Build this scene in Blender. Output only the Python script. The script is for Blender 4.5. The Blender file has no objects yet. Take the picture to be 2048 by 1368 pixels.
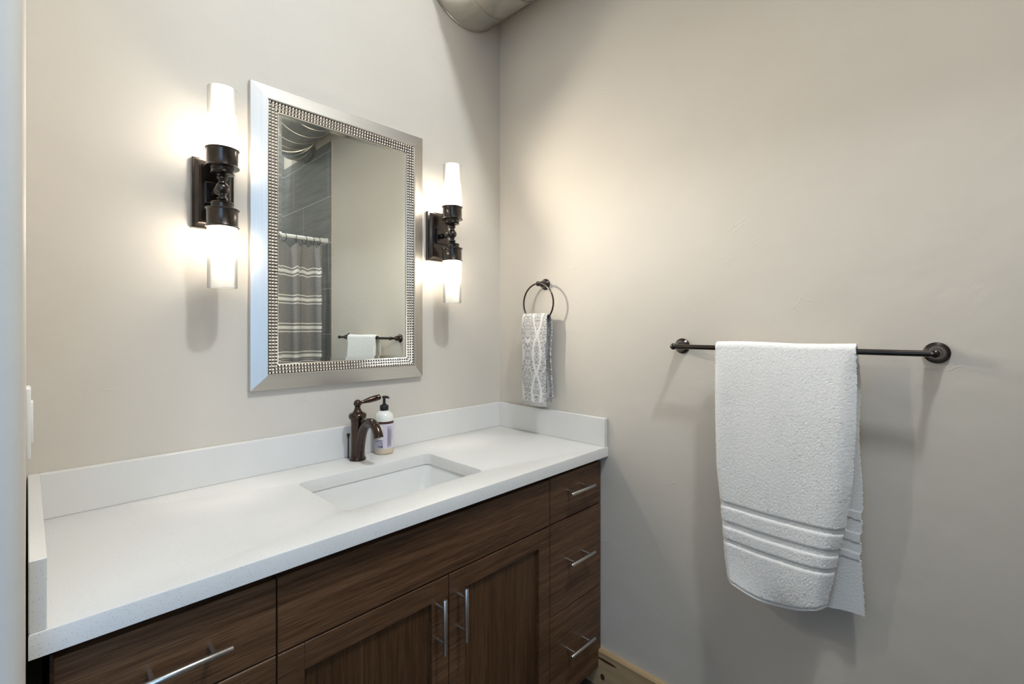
import bpy, bmesh, math, random
from mathutils import Vector, Matrix, noise
R = math.radians
PI = math.pi
H = 0.87            # height of the worktop above the floor; everything below is measured from the worktop
S = bpy.context.scene
COL = S.collection
random.seed(7)

# ------------------------------------------------------------------ camera, world, light, exposure
cam_d = bpy.data.cameras.new('camera')
cam = bpy.data.objects.new('camera', cam_d)
COL.objects.link(cam)
cam_d.sensor_width = 36.0
cam_d.lens = 941.87 / 2048 * 36.0
cam_d.shift_y = -27.71 / 2048
cam_d.clip_start = 0.01
cam.location = (-1.4597, -1.4921, 0.4258 + H)
cam.rotation_euler = (PI / 2, 0, -0.8001)
S.camera = cam

S.view_settings.view_transform = 'Standard'
S.view_settings.look = 'None'
S.view_settings.gamma = 1
S.view_settings.use_curve_mapping = False
S.view_settings.exposure = 0.40

S.cycles.max_bounces = 14
S.cycles.diffuse_bounces = 8
S.cycles.glossy_bounces = 6
S.cycles.transmission_bounces = 8
S.cycles.transparent_max_bounces = 16
S.cycles.sample_clamp_indirect = 6
S.cycles.use_denoising = True

world = bpy.data.worlds.new('world')
S.world = world
world.use_nodes = True
world.node_tree.nodes['Background'].inputs[0].default_value = (0.55, 0.72, 1.0, 1)
world.node_tree.nodes['Background'].inputs[1].default_value = 1.0


def area(name, loc, target, size, size_y, watts, col, shape='RECTANGLE', spread=180):
    l = bpy.data.lights.new(name, 'AREA')
    l.shape = shape
    l.size = size
    l.size_y = size_y
    l.energy = watts
    l.color = col
    l.spread = R(spread)
    o = bpy.data.objects.new(name, l)
    COL.objects.link(o)
    o.location = Vector(loc) + Vector((0, 0, H))
    o.rotation_euler = (Vector(target) - Vector(loc)).to_track_quat('-Z', 'Y').to_euler()
    return o


BULB = 300.0        # emission of one sconce bulb
LAMP = 66.0         # what each sconce tube throws into the room, watts
LAMP_COL = (1.0, 0.92, 0.80)
area('ceiling_downlight', (-0.74, -1.75, 2.60), (-0.62, -0.9, 0.0), 0.15, 0.15, 25, (0.86, 0.94, 1.0), 'DISK')
area('added_fill_light', (-0.85, -1.80, 2.60), (-0.80, -1.55, 0.0), 1.1, 1.3, 18, (1.0, 0.96, 0.90))  # added soft fill below the ceiling, no real fixture; lifts shadows around the duct
area('daylight_window', (-2.70, -3.28, 0.95), (-2.70, 0.0, 0.95), 2.2, 3.0, 29, (0.33, 0.63, 1.0))
area('daylight_window', (-4.18, -1.15, 0.55), (0, -1.15, 0.55), 1.2, 1.5, 2.5, (0.62, 0.82, 1.0))


# ------------------------------------------------------------------ materials
def new_mat(name):
    m = bpy.data.materials.new(name)
    m.use_nodes = True
    nt = m.node_tree
    return m, nt, nt.nodes['Principled BSDF'], nt.nodes['Material Output']


def N(nt, t, **kw):
    n = nt.nodes.new(t)
    for k, v in kw.items():
        if k.startswith('i_'):
            n.inputs[int(k[2:])].default_value = v
        else:
            setattr(n, k, v)
    return n


def L(nt, a, b):
    nt.links.new(a, b)


def coords(nt, scale=(1, 1, 1), kind='Object'):
    tc = N(nt, 'ShaderNodeTexCoord')
    mp = N(nt, 'ShaderNodeMapping')
    mp.inputs['Scale'].default_value = scale
    L(nt, tc.outputs[kind], mp.inputs[0])
    return mp.outputs[0]


def ramp(nt, fac, stops, interp='LINEAR'):
    r = N(nt, 'ShaderNodeValToRGB')
    r.color_ramp.interpolation = interp
    e = r.color_ramp.elements
    while len(e) < len(stops):
        e.new(0.5)
    for i, (p, c) in enumerate(stops):
        e[i].position = p
        e[i].color = (*c, 1) if len(c) == 3 else c
    L(nt, fac, r.inputs[0])
    return r.outputs[0]


def math_n(nt, op, a, b=None, c=None):
    n = N(nt, 'ShaderNodeMath', operation=op)
    for i, v in enumerate((a, b, c)):
        if v is None:
            continue
        if isinstance(v, (int, float)):
            n.inputs[i].default_value = v
        else:
            L(nt, v, n.inputs[i])
    return n.outputs[0]


def noise_n(nt, vec, scale, detail=3, rough=0.5):
    n = N(nt, 'ShaderNodeTexNoise')
    n.inputs['Scale'].default_value = scale
    n.inputs['Detail'].default_value = detail
    n.inputs['Roughness'].default_value = rough
    L(nt, vec, n.inputs['Vector'])
    return n.outputs['Fac']


def bump(nt, height, strength, dist, bsdf, prev=None):
    b = N(nt, 'ShaderNodeBump')
    b.inputs['Strength'].default_value = strength
    b.inputs['Distance'].default_value = dist
    L(nt, height, b.inputs['Height'])
    if prev:
        L(nt, prev, b.inputs['Normal'])
    L(nt, b.outputs[0], bsdf.inputs['Normal'])
    return b.outputs[0]


def simple(name, col, rough=0.5, metal=0.0, spec=0.5, coat=0.0):
    m, nt, b, o = new_mat(name)
    b.inputs['Base Color'].default_value = (*col, 1)
    b.inputs['Roughness'].default_value = rough
    b.inputs['Metallic'].default_value = metal
    b.inputs['Specular IOR Level'].default_value = spec
    b.inputs['Coat Weight'].default_value = coat
    return m


def plaster_mat(name, c1, c2):
    m, nt, b, o = new_mat(name)
    v = coords(nt)
    n1 = noise_n(nt, v, 2.2, 4)
    L(nt, ramp(nt, n1, [(0.3, c1), (0.7, c2)]), b.inputs['Base Color'])
    b.inputs['Roughness'].default_value = 0.62
    b.inputs['Specular IOR Level'].default_value = 0.3
    # smooth trowelled undulation
    h1 = noise_n(nt, v, 7.0, 3, 0.55)
    b1 = bump(nt, h1, 0.16, 0.02, b)
    # sparse trowel nicks: thin cell edges kept only inside a few patches
    vv = coords(nt, (1.0, 1.0, 1.25))
    dn = N(nt, 'ShaderNodeTexNoise')
    dn.inputs['Scale'].default_value = 9.0
    L(nt, vv, dn.inputs['Vector'])
    mx = N(nt, 'ShaderNodeMix', data_type='VECTOR')
    mx.inputs[0].default_value = 0.09
    L(nt, vv, mx.inputs[4]); L(nt, dn.outputs['Color'], mx.inputs[5])
    vo = N(nt, 'ShaderNodeTexVoronoi', feature='DISTANCE_TO_EDGE')
    vo.inputs['Scale'].default_value = 19.0
    L(nt, mx.outputs[1], vo.inputs['Vector'])
    line = ramp(nt, vo.outputs[0], [(0.0, (1, 1, 1)), (0.035, (0, 0, 0))])
    patch = ramp(nt, noise_n(nt, v, 6.5, 2), [(0.66, (0, 0, 0)), (0.72, (1, 1, 1))])
    h2 = math_n(nt, 'MULTIPLY', line, patch)
    b2 = bump(nt, h2, 0.22, 0.003, b, b1)
    h3 = noise_n(nt, v, 160.0, 2)
    bump(nt, h3, 0.05, 0.002, b, b2)
    return m


M = {}
M['wall'] = plaster_mat('greige_plaster', (0.592, 0.547, 0.483), (0.622, 0.577, 0.511))
M['ceiling'] = simple('white_ceiling', (0.75, 0.74, 0.72), 0.8)
M['hall'] = simple('pale_wall', (0.55, 0.53, 0.50), 0.8)


def quartz():
    m, nt, b, o = new_mat('speckled_white_quartz')
    v = coords(nt)
    base = ramp(nt, noise_n(nt, v, 6.0, 3), [(0.3, (0.690, 0.680, 0.658)), (0.7, (0.720, 0.710, 0.688))])
    vo = N(nt, 'ShaderNodeTexVoronoi')
    vo.inputs['Scale'].default_value = 620.0
    L(nt, v, vo.inputs['Vector'])
    sep = N(nt, 'ShaderNodeSeparateColor')
    L(nt, vo.outputs['Color'], sep.inputs[0])
    dot = math_n(nt, 'LESS_THAN', vo.outputs['Distance'], 0.34)
    pick = math_n(nt, 'GREATER_THAN', sep.outputs[0], 0.74)
    mk = math_n(nt, 'MULTIPLY', dot, pick)
    dark = ramp(nt, sep.outputs[1], [(0.0, (0.30, 0.29, 0.28)), (0.25, (0.62, 0.60, 0.57)), (1.0, (0.74, 0.72, 0.69))])
    mix = N(nt, 'ShaderNodeMix', data_type='RGBA')
    L(nt, mk, mix.inputs[0]); L(nt, base, mix.inputs[6]); L(nt, dark, mix.inputs[7])
    L(nt, mix.outputs[2], b.inputs['Base Color'])
    b.inputs['Roughness'].default_value = 0.28
    b.inputs['Specular IOR Level'].default_value = 0.45
    return m


M['quartz'] = quartz()


def wood(name, axis, dark, mid, light):
    m, nt, b, o = new_mat(name)
    sc = {'x': (2.0, 75, 75), 'z': (75, 75, 2.0)}[axis]
    sf = {'x': (14, 560, 560), 'z': (560, 560, 14)}[axis]
    sb = {'x': (0.9, 5.0, 9.0), 'z': (9.0, 5.0, 0.9)}[axis]
    n1 = noise_n(nt, coords(nt, sc), 1.0, 5, 0.6)
    n2 = noise_n(nt, coords(nt, sf), 1.0, 3, 0.6)
    n3 = noise_n(nt, coords(nt, sb), 1.0, 2, 0.5)
    f = math_n(nt, 'ADD', math_n(nt, 'MULTIPLY', n1, 0.34), math_n(nt, 'MULTIPLY', n2, 0.41))
    f = math_n(nt, 'ADD', f, math_n(nt, 'MULTIPLY', n3, 0.25))
    L(nt, ramp(nt, f, [(0.36, dark), (0.50, mid), (0.63, light)]), b.inputs['Base Color'])
    b.inputs['Roughness'].default_value = 0.38
    b.inputs['Specular IOR Level'].default_value = 0.34
    bump(nt, n2, 0.12, 0.001, b)
    return m


wc = ((0.026, 0.0115, 0.0050), (0.092, 0.0440, 0.0205), (0.170, 0.090, 0.046))
M['wood_x'] = wood('stained_oak_across', 'x', *wc)
M['wood_z'] = wood('stained_oak_upright', 'z', *wc)
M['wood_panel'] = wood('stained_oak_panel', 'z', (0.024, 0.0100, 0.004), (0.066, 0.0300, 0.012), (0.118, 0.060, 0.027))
M['black'] = simple('black_toe_board', (0.012, 0.010, 0.009), 0.6)


def pine():
    m, nt, b, o = new_mat('knotty_pine')
    n1 = noise_n(nt, coords(nt, (30, 2.0, 30)), 1.0, 4, 0.6)
    base = ramp(nt, n1, [(0.3, (0.36, 0.24, 0.125)), (0.7, (0.54, 0.40, 0.23))])
    tc = N(nt, 'ShaderNodeTexCoord')
    k = None
    for (y, z, sy, sz) in ((-0.5465, -0.828, 95, 75), (-0.562, -0.766, 20, 170), (-0.93, -0.80, 80, 80), (-1.35, -0.82, 90, 70)):
        mp = N(nt, 'ShaderNodeMapping', vector_type='POINT')
        mp.inputs['Location'].default_value = (0, -y * sy, -z * sz)
        mp.inputs['Scale'].default_value = (0, sy, sz)
        L(nt, tc.outputs['Object'], mp.inputs[0])
        ln = N(nt, 'ShaderNodeVectorMath', operation='LENGTH')
        L(nt, mp.outputs[0], ln.inputs[0])
        w = math_n(nt, 'LESS_THAN', math_n(nt, 'ADD', ln.outputs['Value'], math_n(nt, 'MULTIPLY', n1, 0.5)), 1.1)
        k = w if k is None else math_n(nt, 'MAXIMUM', k, w)
    mix = N(nt, 'ShaderNodeMix', data_type='RGBA')
    L(nt, k, mix.inputs[0]); L(nt, base, mix.inputs[6])
    mix.inputs[7].default_value = (0.07, 0.028, 0.014, 1)
    L(nt, mix.outputs[2], b.inputs['Base Color'])
    b.inputs['Roughness'].default_value = 0.4
    return m


M['pine'] = pine()


def brushed(name, col, rough, axis_scale=(4, 300, 300), amt=0.12):
    m, nt, b, o = new_mat(name)
    n = noise_n(nt, coords(nt, axis_scale), 1.0, 3)
    L(nt, ramp(nt, n, [(0.2, tuple(c * 0.9 for c in col)), (0.8, col)]), b.inputs['Base Color'])
    b.inputs['Metallic'].default_value = 1
    r = math_n(nt, 'ADD', math_n(nt, 'MULTIPLY', n, amt), rough - amt / 2)
    L(nt, r, b.inputs['Roughness'])
    return m


M['frame_x'] = brushed('champagne_silver_across', (0.66, 0.63, 0.585), 0.42, (3, 260, 260))
M['frame_z'] = brushed('champagne_silver_upright', (0.66, 0.63, 0.585), 0.42, (260, 260, 3))
M['bead'] = simple('silver_bead', (0.82, 0.77, 0.70), 0.22, 1.0)
M['patina'] = simple('dark_patina', (0.028, 0.024, 0.021), 0.5, 0.4)
M['glass_mirror'] = simple('mirror_silvering', (0.83, 0.87, 0.84), 0.0, 1.0)
M['steel'] = brushed('satin_nickel', (0.66, 0.64, 0.61), 0.30, (60, 60, 60))


def galvanized():
    m, nt, b, o = new_mat('galvanized_duct')
    n = noise_n(nt, coords(nt, (7, 3, 7)), 1.0, 4, 0.6)
    L(nt, ramp(nt, n, [(0.25, (0.56, 0.54, 0.49)), (0.75, (0.80, 0.78, 0.73))]), b.inputs['Base Color'])
    b.inputs['Metallic'].default_value = 1
    L(nt, ramp(nt, n, [(0.2, (0.15,) * 3), (0.8, (0.27,) * 3)]), b.inputs['Roughness'])
    bump(nt, noise_n(nt, coords(nt), 9, 2), 0.06, 0.02, b)
    return m


M['duct'] = galvanized()
M['duct_seam'] = simple('duct_seam_metal', (0.50, 0.47, 0.42), 0.30, 1.0)


def bronze(name, c1, c2, rough):
    m, nt, b, o = new_mat(name)
    n = noise_n(nt, coords(nt), 26, 3)
    L(nt, ramp(nt, n, [(0.3, c1), (0.7, c2)]), b.inputs['Base Color'])
    b.inputs['Metallic'].default_value = 0.9
    b.inputs['Roughness'].default_value = rough
    b.inputs['Coat Weight'].default_value = 0.7
    b.inputs['Coat Roughness'].default_value = 0.12
    return m


M['bronze'] = bronze('oil_rubbed_bronze', (0.026, 0.020, 0.017), (0.044, 0.033, 0.027), 0.28)
M['bronze_warm'] = bronze('warm_rubbed_bronze', (0.026, 0.012, 0.007), (0.052, 0.023, 0.012), 0.18)
M['ceramic'] = simple('white_porcelain', (0.70, 0.70, 0.685), 0.08, 0, 0.5, 0.4)
M['plastic_white'] = simple('white_plastic', (0.80, 0.79, 0.77), 0.35)
M['plastic_black'] = simple('black_plastic', (0.010, 0.010, 0.010), 0.32)
M['bottle'] = simple('milky_bottle', (0.80, 0.79, 0.74), 0.22)
M['soap'] = simple('cream_soap', (0.62, 0.53, 0.38), 0.22)
M['label'] = simple('lavender_label', (0.66, 0.60, 0.68), 0.45)
M['label_mid'] = simple('dull_lavender_label', (0.50, 0.46, 0.54), 0.45)
M['label_brown'] = simple('brown_label_band', (0.055, 0.018, 0.016), 0.45)
M['label_white'] = simple('white_label_box', (0.82, 0.80, 0.76), 0.45)
M['label_ink'] = simple('label_ink', (0.10, 0.085, 0.13), 0.5)


def shade_glass():
    m, nt, b, o = new_mat('frosted_glass')
    nt.nodes.remove(b)
    tr = N(nt, 'ShaderNodeBsdfTransparent')
    tr.inputs[0].default_value = (0.98, 0.98, 0.97, 1)
    tl = N(nt, 'ShaderNodeBsdfTranslucent')
    tl.inputs[0].default_value = (0.95, 0.95, 0.93, 1)
    df = N(nt, 'ShaderNodeBsdfDiffuse')
    df.inputs[0].default_value = (0.92, 0.92, 0.90, 1)
    gl = N(nt, 'ShaderNodeBsdfGlossy')
    gl.inputs['Roughness'].default_value = 0.12
    m1 = N(nt, 'ShaderNodeMixShader'); m1.inputs[0].default_value = 0.35
    L(nt, tl.outputs[0], m1.inputs[1]); L(nt, df.outputs[0], m1.inputs[2])
    m2 = N(nt, 'ShaderNodeMixShader'); m2.inputs[0].default_value = 0.52
    L(nt, tr.outputs[0], m2.inputs[1]); L(nt, m1.outputs[0], m2.inputs[2])
    fr = N(nt, 'ShaderNodeFresnel'); fr.inputs[0].default_value = 1.25
    m3 = N(nt, 'ShaderNodeMixShader')
    L(nt, fr.outputs[0], m3.inputs[0]); L(nt, m2.outputs[0], m3.inputs[1]); L(nt, gl.outputs[0], m3.inputs[2])
    L(nt, m3.outputs[0], o.inputs[0])
    return m


M['frosted'] = shade_glass()


def emitter(name, col, strength):
    m, nt, b, o = new_mat(name)
    nt.nodes.remove(b)
    e = N(nt, 'ShaderNodeEmission')
    e.inputs[0].default_value = (*col, 1)
    e.inputs[1].default_value = strength
    L(nt, e.outputs[0], o.inputs[0])
    return m


M['bulb'] = emitter('lit_bulb', (1.0, 0.89, 0.75), BULB)


def terry():
    m, nt, b, o = new_mat('white_terry')
    v = coords(nt)
    n = noise_n(nt, v, 420, 3, 0.7)
    L(nt, ramp(nt, n, [(0.3, (0.82, 0.82, 0.81)), (0.7, (0.91, 0.91, 0.90))]), b.inputs['Base Color'])
    b.inputs['Roughness'].default_value = 0.95
    b.inputs['Specular IOR Level'].default_value = 0.1
    b.inputs['Sheen Weight'].default_value = 0.25
    bump(nt, noise_n(nt, v, 650, 3, 0.8), 0.55, 0.003, b)
    return m


M['terry'] = terry()


def damask():
    m, nt, b, o = new_mat('grey_damask_weave')
    tc = N(nt, 'ShaderNodeTexCoord')
    sep = N(nt, 'ShaderNodeSeparateXYZ')
    L(nt, tc.outputs['UV'], sep.inputs[0])
    u, w = sep.outputs[0], sep.outputs[1]      # metres across, metres along
    # ogee bands: u = A sin(k w) + n * pitch
    sn = math_n(nt, 'MULTIPLY', math_n(nt, 'SINE', math_n(nt, 'MULTIPLY', w, 2 * PI / 0.30)), 0.021)

    def band(sign):
        s = math_n(nt, 'ADD', u, math_n(nt, 'MULTIPLY', sn, sign))
        p = math_n(nt, 'PINGPONG', s, 0.05)
        return math_n(nt, 'LESS_THAN', p, 0.0050)
    og = math_n(nt, 'MAXIMUM', band(1.0), band(-1.0))
    # mirrored scrolls
    comb = N(nt, 'ShaderNodeCombineXYZ')
    L(nt, math_n(nt, 'PINGPONG', u, 0.05), comb.inputs[0]); L(nt, w, comb.inputs[1])
    nn = N(nt, 'ShaderNodeTexNoise')
    nn.inputs['Scale'].default_value = 62
    nn.inputs['Detail'].default_value = 1.5
    L(nt, comb.outputs[0], nn.inputs['Vector'])
    fr = math_n(nt, 'PINGPONG', math_n(nt, 'MULTIPLY', nn.outputs['Fac'], 9.0), 0.5)
    sc = math_n(nt, 'LESS_THAN', fr, 0.14)
    vo = N(nt, 'ShaderNodeTexVoronoi', feature='DISTANCE_TO_EDGE')
    vo.inputs['Scale'].default_value = 78
    L(nt, comb.outputs[0], vo.inputs['Vector'])
    pet = math_n(nt, 'LESS_THAN', vo.outputs[0], 0.05)
    mk = math_n(nt, 'MAXIMUM', math_n(nt, 'MAXIMUM', sc, pet), og)
    mix = N(nt, 'ShaderNodeMix', data_type='RGBA')
    L(nt, mk, mix.inputs[0])
    mix.inputs[6].default_value = (0.29, 0.275, 0.26, 1)
    mix.inputs[7].default_value = (0.70, 0.69, 0.67, 1)
    L(nt, mix.outputs[2], b.inputs['Base Color'])
    b.inputs['Roughness'].default_value = 0.95
    b.inputs['Specular IOR Level'].default_value = 0.1
    b1 = bump(nt, mk, 0.6, 0.0018, b)
    bump(nt, noise_n(nt, tc.outputs['Object'], 700, 2), 0.4, 0.0015, b, b1)
    return m


M['damask'] = damask()
M['ribbed_hem'] = simple('grey_ribbed_hem', (0.42, 0.41, 0.39), 0.95, 0, 0.1)


def curtain_mat():
    m, nt, b, o = new_mat('striped_grey_linen')
    tc = N(nt, 'ShaderNodeTexCoord')
    sep = N(nt, 'ShaderNodeSeparateXYZ')
    L(nt, tc.outputs['UV'], sep.inputs[0])
    z = sep.outputs[1]                         # metres above the worktop
    # repeat: groups every 0.189 m, centred at 0.62
    t = math_n(nt, 'ABSOLUTE', math_n(nt, 'SUBTRACT', math_n(nt, 'FLOORED_MODULO', math_n(nt, 'ADD', z, 3.0 - 0.62 + 0.0945 + 0.024), 0.189), 0.0945))
    wide = math_n(nt, 'LESS_THAN', t, 0.0105)
    thin = math_n(nt, 'LESS_THAN', math_n(nt, 'ABSOLUTE', math_n(nt, 'SUBTRACT', t, 0.027)), 0.0036)
    st = math_n(nt, 'MULTIPLY', math_n(nt, 'MAXIMUM', wide, thin), math_n(nt, 'LESS_THAN', z, 0.87))
    w1 = noise_n(nt, coords(nt, (900, 900, 60)), 1.0, 2)
    w2 = noise_n(nt, coords(nt, (60, 60, 900)), 1.0, 2)
    f = math_n(nt, 'MULTIPLY', math_n(nt, 'ADD', w1, w2), 0.5)
    base = ramp(nt, f, [(0.35, (0.215, 0.21, 0.215)), (0.65, (0.33, 0.325, 0.33))])
    mix = N(nt, 'ShaderNodeMix', data_type='RGBA')
    L(nt, st, mix.inputs[0]); L(nt, base, mix.inputs[6])
    mix.inputs[7].default_value = (0.80, 0.79, 0.77, 1)
    L(nt, mix.outputs[2], b.inputs['Base Color'])
    b.inputs['Roughness'].default_value = 0.9
    b.inputs['Specular IOR Level'].default_value = 0.15
    return m


M['curtain'] = curtain_mat()


def tile_mat(name, ax):
    m, nt, b, o = new_mat(name)
    tc = N(nt, 'ShaderNodeTexCoord')
    sep = N(nt, 'ShaderNodeSeparateXYZ')
    L(nt, tc.outputs['Object'], sep.inputs[0])
    cx = N(nt, 'ShaderNodeCombineXYZ')
    L(nt, math_n(nt, 'ADD', sep.outputs[ax], 2.163 if ax == 1 else 0.1), cx.inputs[0])
    L(nt, math_n(nt, 'ADD', sep.outputs[2], 3.17 - 1.335), cx.inputs[1])
    br = N(nt, 'ShaderNodeTexBrick')
    br.inputs['Scale'].default_value = 1.0
    br.inputs['Brick Width'].default_value = 0.61
    br.inputs['Row Height'].default_value = 0.317
    br.inputs['Mortar Size'].default_value = 0.0022
    br.inputs['Mortar Smooth'].default_value = 0.0
    br.offset = 0.31
    br.inputs['Mortar'].default_value = (0.55, 0.55, 0.53, 1)
    L(nt, cx.outputs[0], br.inputs['Vector'])
    st = noise_n(nt, coords(nt, (3.0, 3.0, 38.0)), 1.0, 5, 0.65)
    c = ramp(nt, st, [(0.3, (0.175, 0.178, 0.174)), (0.7, (0.275, 0.275, 0.266))])
    L(nt, c, br.inputs['Color1']); L(nt, c, br.inputs['Color2'])
    L(nt, br.outputs['Color'], b.inputs['Base Color'])
    b.inputs['Roughness'].default_value = 0.33
    return m


M['tile_right'] = tile_mat('slate_grey_tile', 1)
M['tile_far'] = tile_mat('slate_grey_tile_far', 0)
M['trim'] = simple('cream_edge_trim', (0.62, 0.55, 0.46), 0.4)


def floor_mat():
    m, nt, b, o = new_mat('dark_plank_floor')
    br = N(nt, 'ShaderNodeTexBrick')
    br.inputs['Scale'].default_value = 1
    br.inputs['Brick Width'].default_value = 1.2
    br.inputs['Row Height'].default_value = 0.15
    br.inputs['Mortar Size'].default_value = 0.002
    br.inputs['Color1'].default_value = (0.070, 0.062, 0.054, 1)
    br.inputs['Color2'].default_value = (0.095, 0.084, 0.072, 1)
    br.inputs['Mortar'].default_value = (0.02, 0.02, 0.02, 1)
    L(nt, coords(nt), br.inputs['Vector'])
    L(nt, br.outputs['Color'], b.inputs['Base Color'])
    b.inputs['Roughness'].default_value = 0.45
    return m


M['floor'] = floor_mat()


# ------------------------------------------------------------------ mesh helpers (coordinates measured from the worktop)
def box(bm, x0, x1, y0, y1, z0, z1, mat=0, bev=0.0, seg=2):
    g = bmesh.ops.create_cube(bm, size=1.0)
    vs = g['verts']
    c = Vector(((x0 + x1) / 2, (y0 + y1) / 2, (z0 + z1) / 2))
    d = (abs(x1 - x0), abs(y1 - y0), abs(z1 - z0))
    for v in vs:
        v.co = Vector((v.co.x * d[0], v.co.y * d[1], v.co.z * d[2])) + c
    fs = {f for v in vs for f in v.link_faces}
    if bev:
        es = list({e for v in vs for e in v.link_edges})
        r = bmesh.ops.bevel(bm, geom=es, offset=bev, segments=seg, profile=0.5, affect='EDGES')
        fs = set(r['faces']) | {f for f in fs if f.is_valid}
    for f in fs:
        f.material_index = mat
    return fs


def frame_of(d):
    d = Vector(d).normalized()
    up = Vector((0, 0, 1)) if abs(d.z) < 0.95 else Vector((1, 0, 0))
    a = d.cross(up).normalized()
    return d, a, a.cross(d).normalized()


def lathe(bm, prof, origin, axis=(0, 0, 1), seg=32, mat=0, cap0=True, cap1=True):
    """prof: list of (radius, height along axis)"""
    d, a, b = frame_of(axis)
    o = Vector(origin)
    rings = []
    for r, h in prof:
        rings.append([bm.verts.new(o + d * h + (a * math.cos(2 * PI * k / seg) + b * math.sin(2 * PI * k / seg)) * max(r, 1e-5)) for k in range(seg)])
    fs = []
    for p, q in zip(rings, rings[1:]):
        for k in range(seg):
            fs.append(bm.faces.new((p[k], p[(k + 1) % seg], q[(k + 1) % seg], q[k])))
    if cap0:
        fs.append(bm.faces.new(rings[0][::-1]))
    if cap1:
        fs.append(bm.faces.new(rings[-1]))
    for f in fs:
        f.material_index = mat
    return fs


def tube(bm, pts, radii, seg=20, mat=0, caps=True, flat=1.0, closed=False):
    pts = [Vector(p) for p in pts]
    n = len(pts)
    if isinstance(radii, (int, float)):
        radii = [radii] * n
    tang = []
    for i in range(n):
        if closed:
            t = pts[(i + 1) % n] - pts[i - 1]
        else:
            t = pts[min(i + 1, n - 1)] - pts[max(i - 1, 0)]
        tang.append(t.normalized())
    d, a, b = frame_of(tang[0])
    rings = []
    for i in range(n):
        if i:
            q = tang[i - 1].rotation_difference(tang[i])
            a = q @ a
            b = q @ b
        rings.append([bm.verts.new(pts[i] + (a * math.cos(2 * PI * k / seg) + b * math.sin(2 * PI * k / seg) * flat) * radii[i]) for k in range(seg)])
    fs = []
    pairs = list(zip(rings, rings[1:]))
    if closed:
        pairs.append((rings[-1], rings[0]))
    for p, q in pairs:
        for k in range(seg):
            fs.append(bm.faces.new((p[k], p[(k + 1) % seg], q[(k + 1) % seg], q[k])))
    if caps and not closed:
        fs.append(bm.faces.new(rings[0][::-1]))
        fs.append(bm.faces.new(rings[-1]))
    for f in fs:
        f.material_index = mat
    return fs


def smooth_path(pts, n=8):
    """Catmull-Rom through the points"""
    P = [Vector(p) for p in pts]
    P = [2 * P[0] - P[1]] + P + [2 * P[-1] - P[-2]]
    out = []
    for i in range(1, len(P) - 2):
        for k in range(n):
            t = k / n
            out.append(0.5 * ((2 * P[i]) + (P[i + 1] - P[i - 1]) * t + (2 * P[i - 1] - 5 * P[i] + 4 * P[i + 1] - P[i + 2]) * t * t + (3 * P[i] - P[i - 1] - 3 * P[i + 1] + P[i + 2]) * t ** 3))
    out.append(P[-2])
    return out


def lerp_tab(tab, x):
    if x <= tab[0][0]:
        return tab[0][1]
    for (a, va), (b, vb) in zip(tab, tab[1:]):
        if x <= b:
            t = (x - a) / (b - a)
            t = t * t * (3 - 2 * t) if False else t
            return va + (vb - va) * t
    return tab[-1][1]


def world_origin(o):
    v = Vector(o.location)
    while o.parent:
        o = o.parent
        v += o.location
    return v


def link(name, bm, mats, parent=None, loc=None, smooth=40, doubles=False):
    """Turn a bmesh (worktop coordinates) into ONE object; its origin is loc, or its parent's origin."""
    if doubles:
        bmesh.ops.remove_doubles(bm, verts=bm.verts, dist=1e-5)
    bmesh.ops.recalc_face_normals(bm, faces=bm.faces)
    if parent is not None:
        org = world_origin(parent)
    else:
        org = Vector(loc if loc is not None else (0, 0, 0)) + Vector((0, 0, H))
    for v in bm.verts:
        v.co = v.co + Vector((0, 0, H)) - org
    me = bpy.data.meshes.new(name)
    bm.to_mesh(me)
    bm.free()
    if not isinstance(mats, (list, tuple)):
        mats = [mats]
    for m in mats:
        me.materials.append(m)
    if smooth:
        me.polygons.foreach_set('use_smooth', [True] * len(me.polygons))
        me.set_sharp_from_angle(angle=R(smooth))
    o = bpy.data.objects.new(name, me)
    COL.objects.link(o)
    if parent is not None:
        o.parent = parent
    else:
        o.location = org
    return o


def thing(name, label, cat, loc, group=None):
    o = bpy.data.objects.new(name, None)
    COL.objects.link(o)
    o.empty_display_size = 0.05
    o.location = Vector(loc) + Vector((0, 0, H))
    return tag(o, label, cat, group)


def tag(o, label, cat, group=None):
    o['label'] = label
    o['category'] = cat
    if group:
        o['group'] = group
    return o


def struct(name, bm, mats, label=None, cat=None, smooth=0):
    o = link(name, bm, mats, smooth=smooth)
    o['kind'] = 'structure'
    if label:
        tag(o, label, cat)
    return o


def dup(root, loc, label, group=None):
    r = root.copy()
    COL.objects.link(r)
    r.location = Vector(loc) + Vector((0, 0, H))
    r['label'] = label
    if group:
        r['group'] = group
    for ch in list(root.children):
        c = ch.copy()
        COL.objects.link(c)
        c.parent = r
        for g in list(ch.children):
            d = g.copy()
            COL.objects.link(d)
            d.parent = c
    return r


# ------------------------------------------------------------------ the room
CZ = 2.64           # ceiling
FZ = -H             # floor
XL = -1.461         # face of the left wall
YE = -2.55          # far wall of the shower
YT = -1.677         # where the plaster ends and the tile begins

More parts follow.
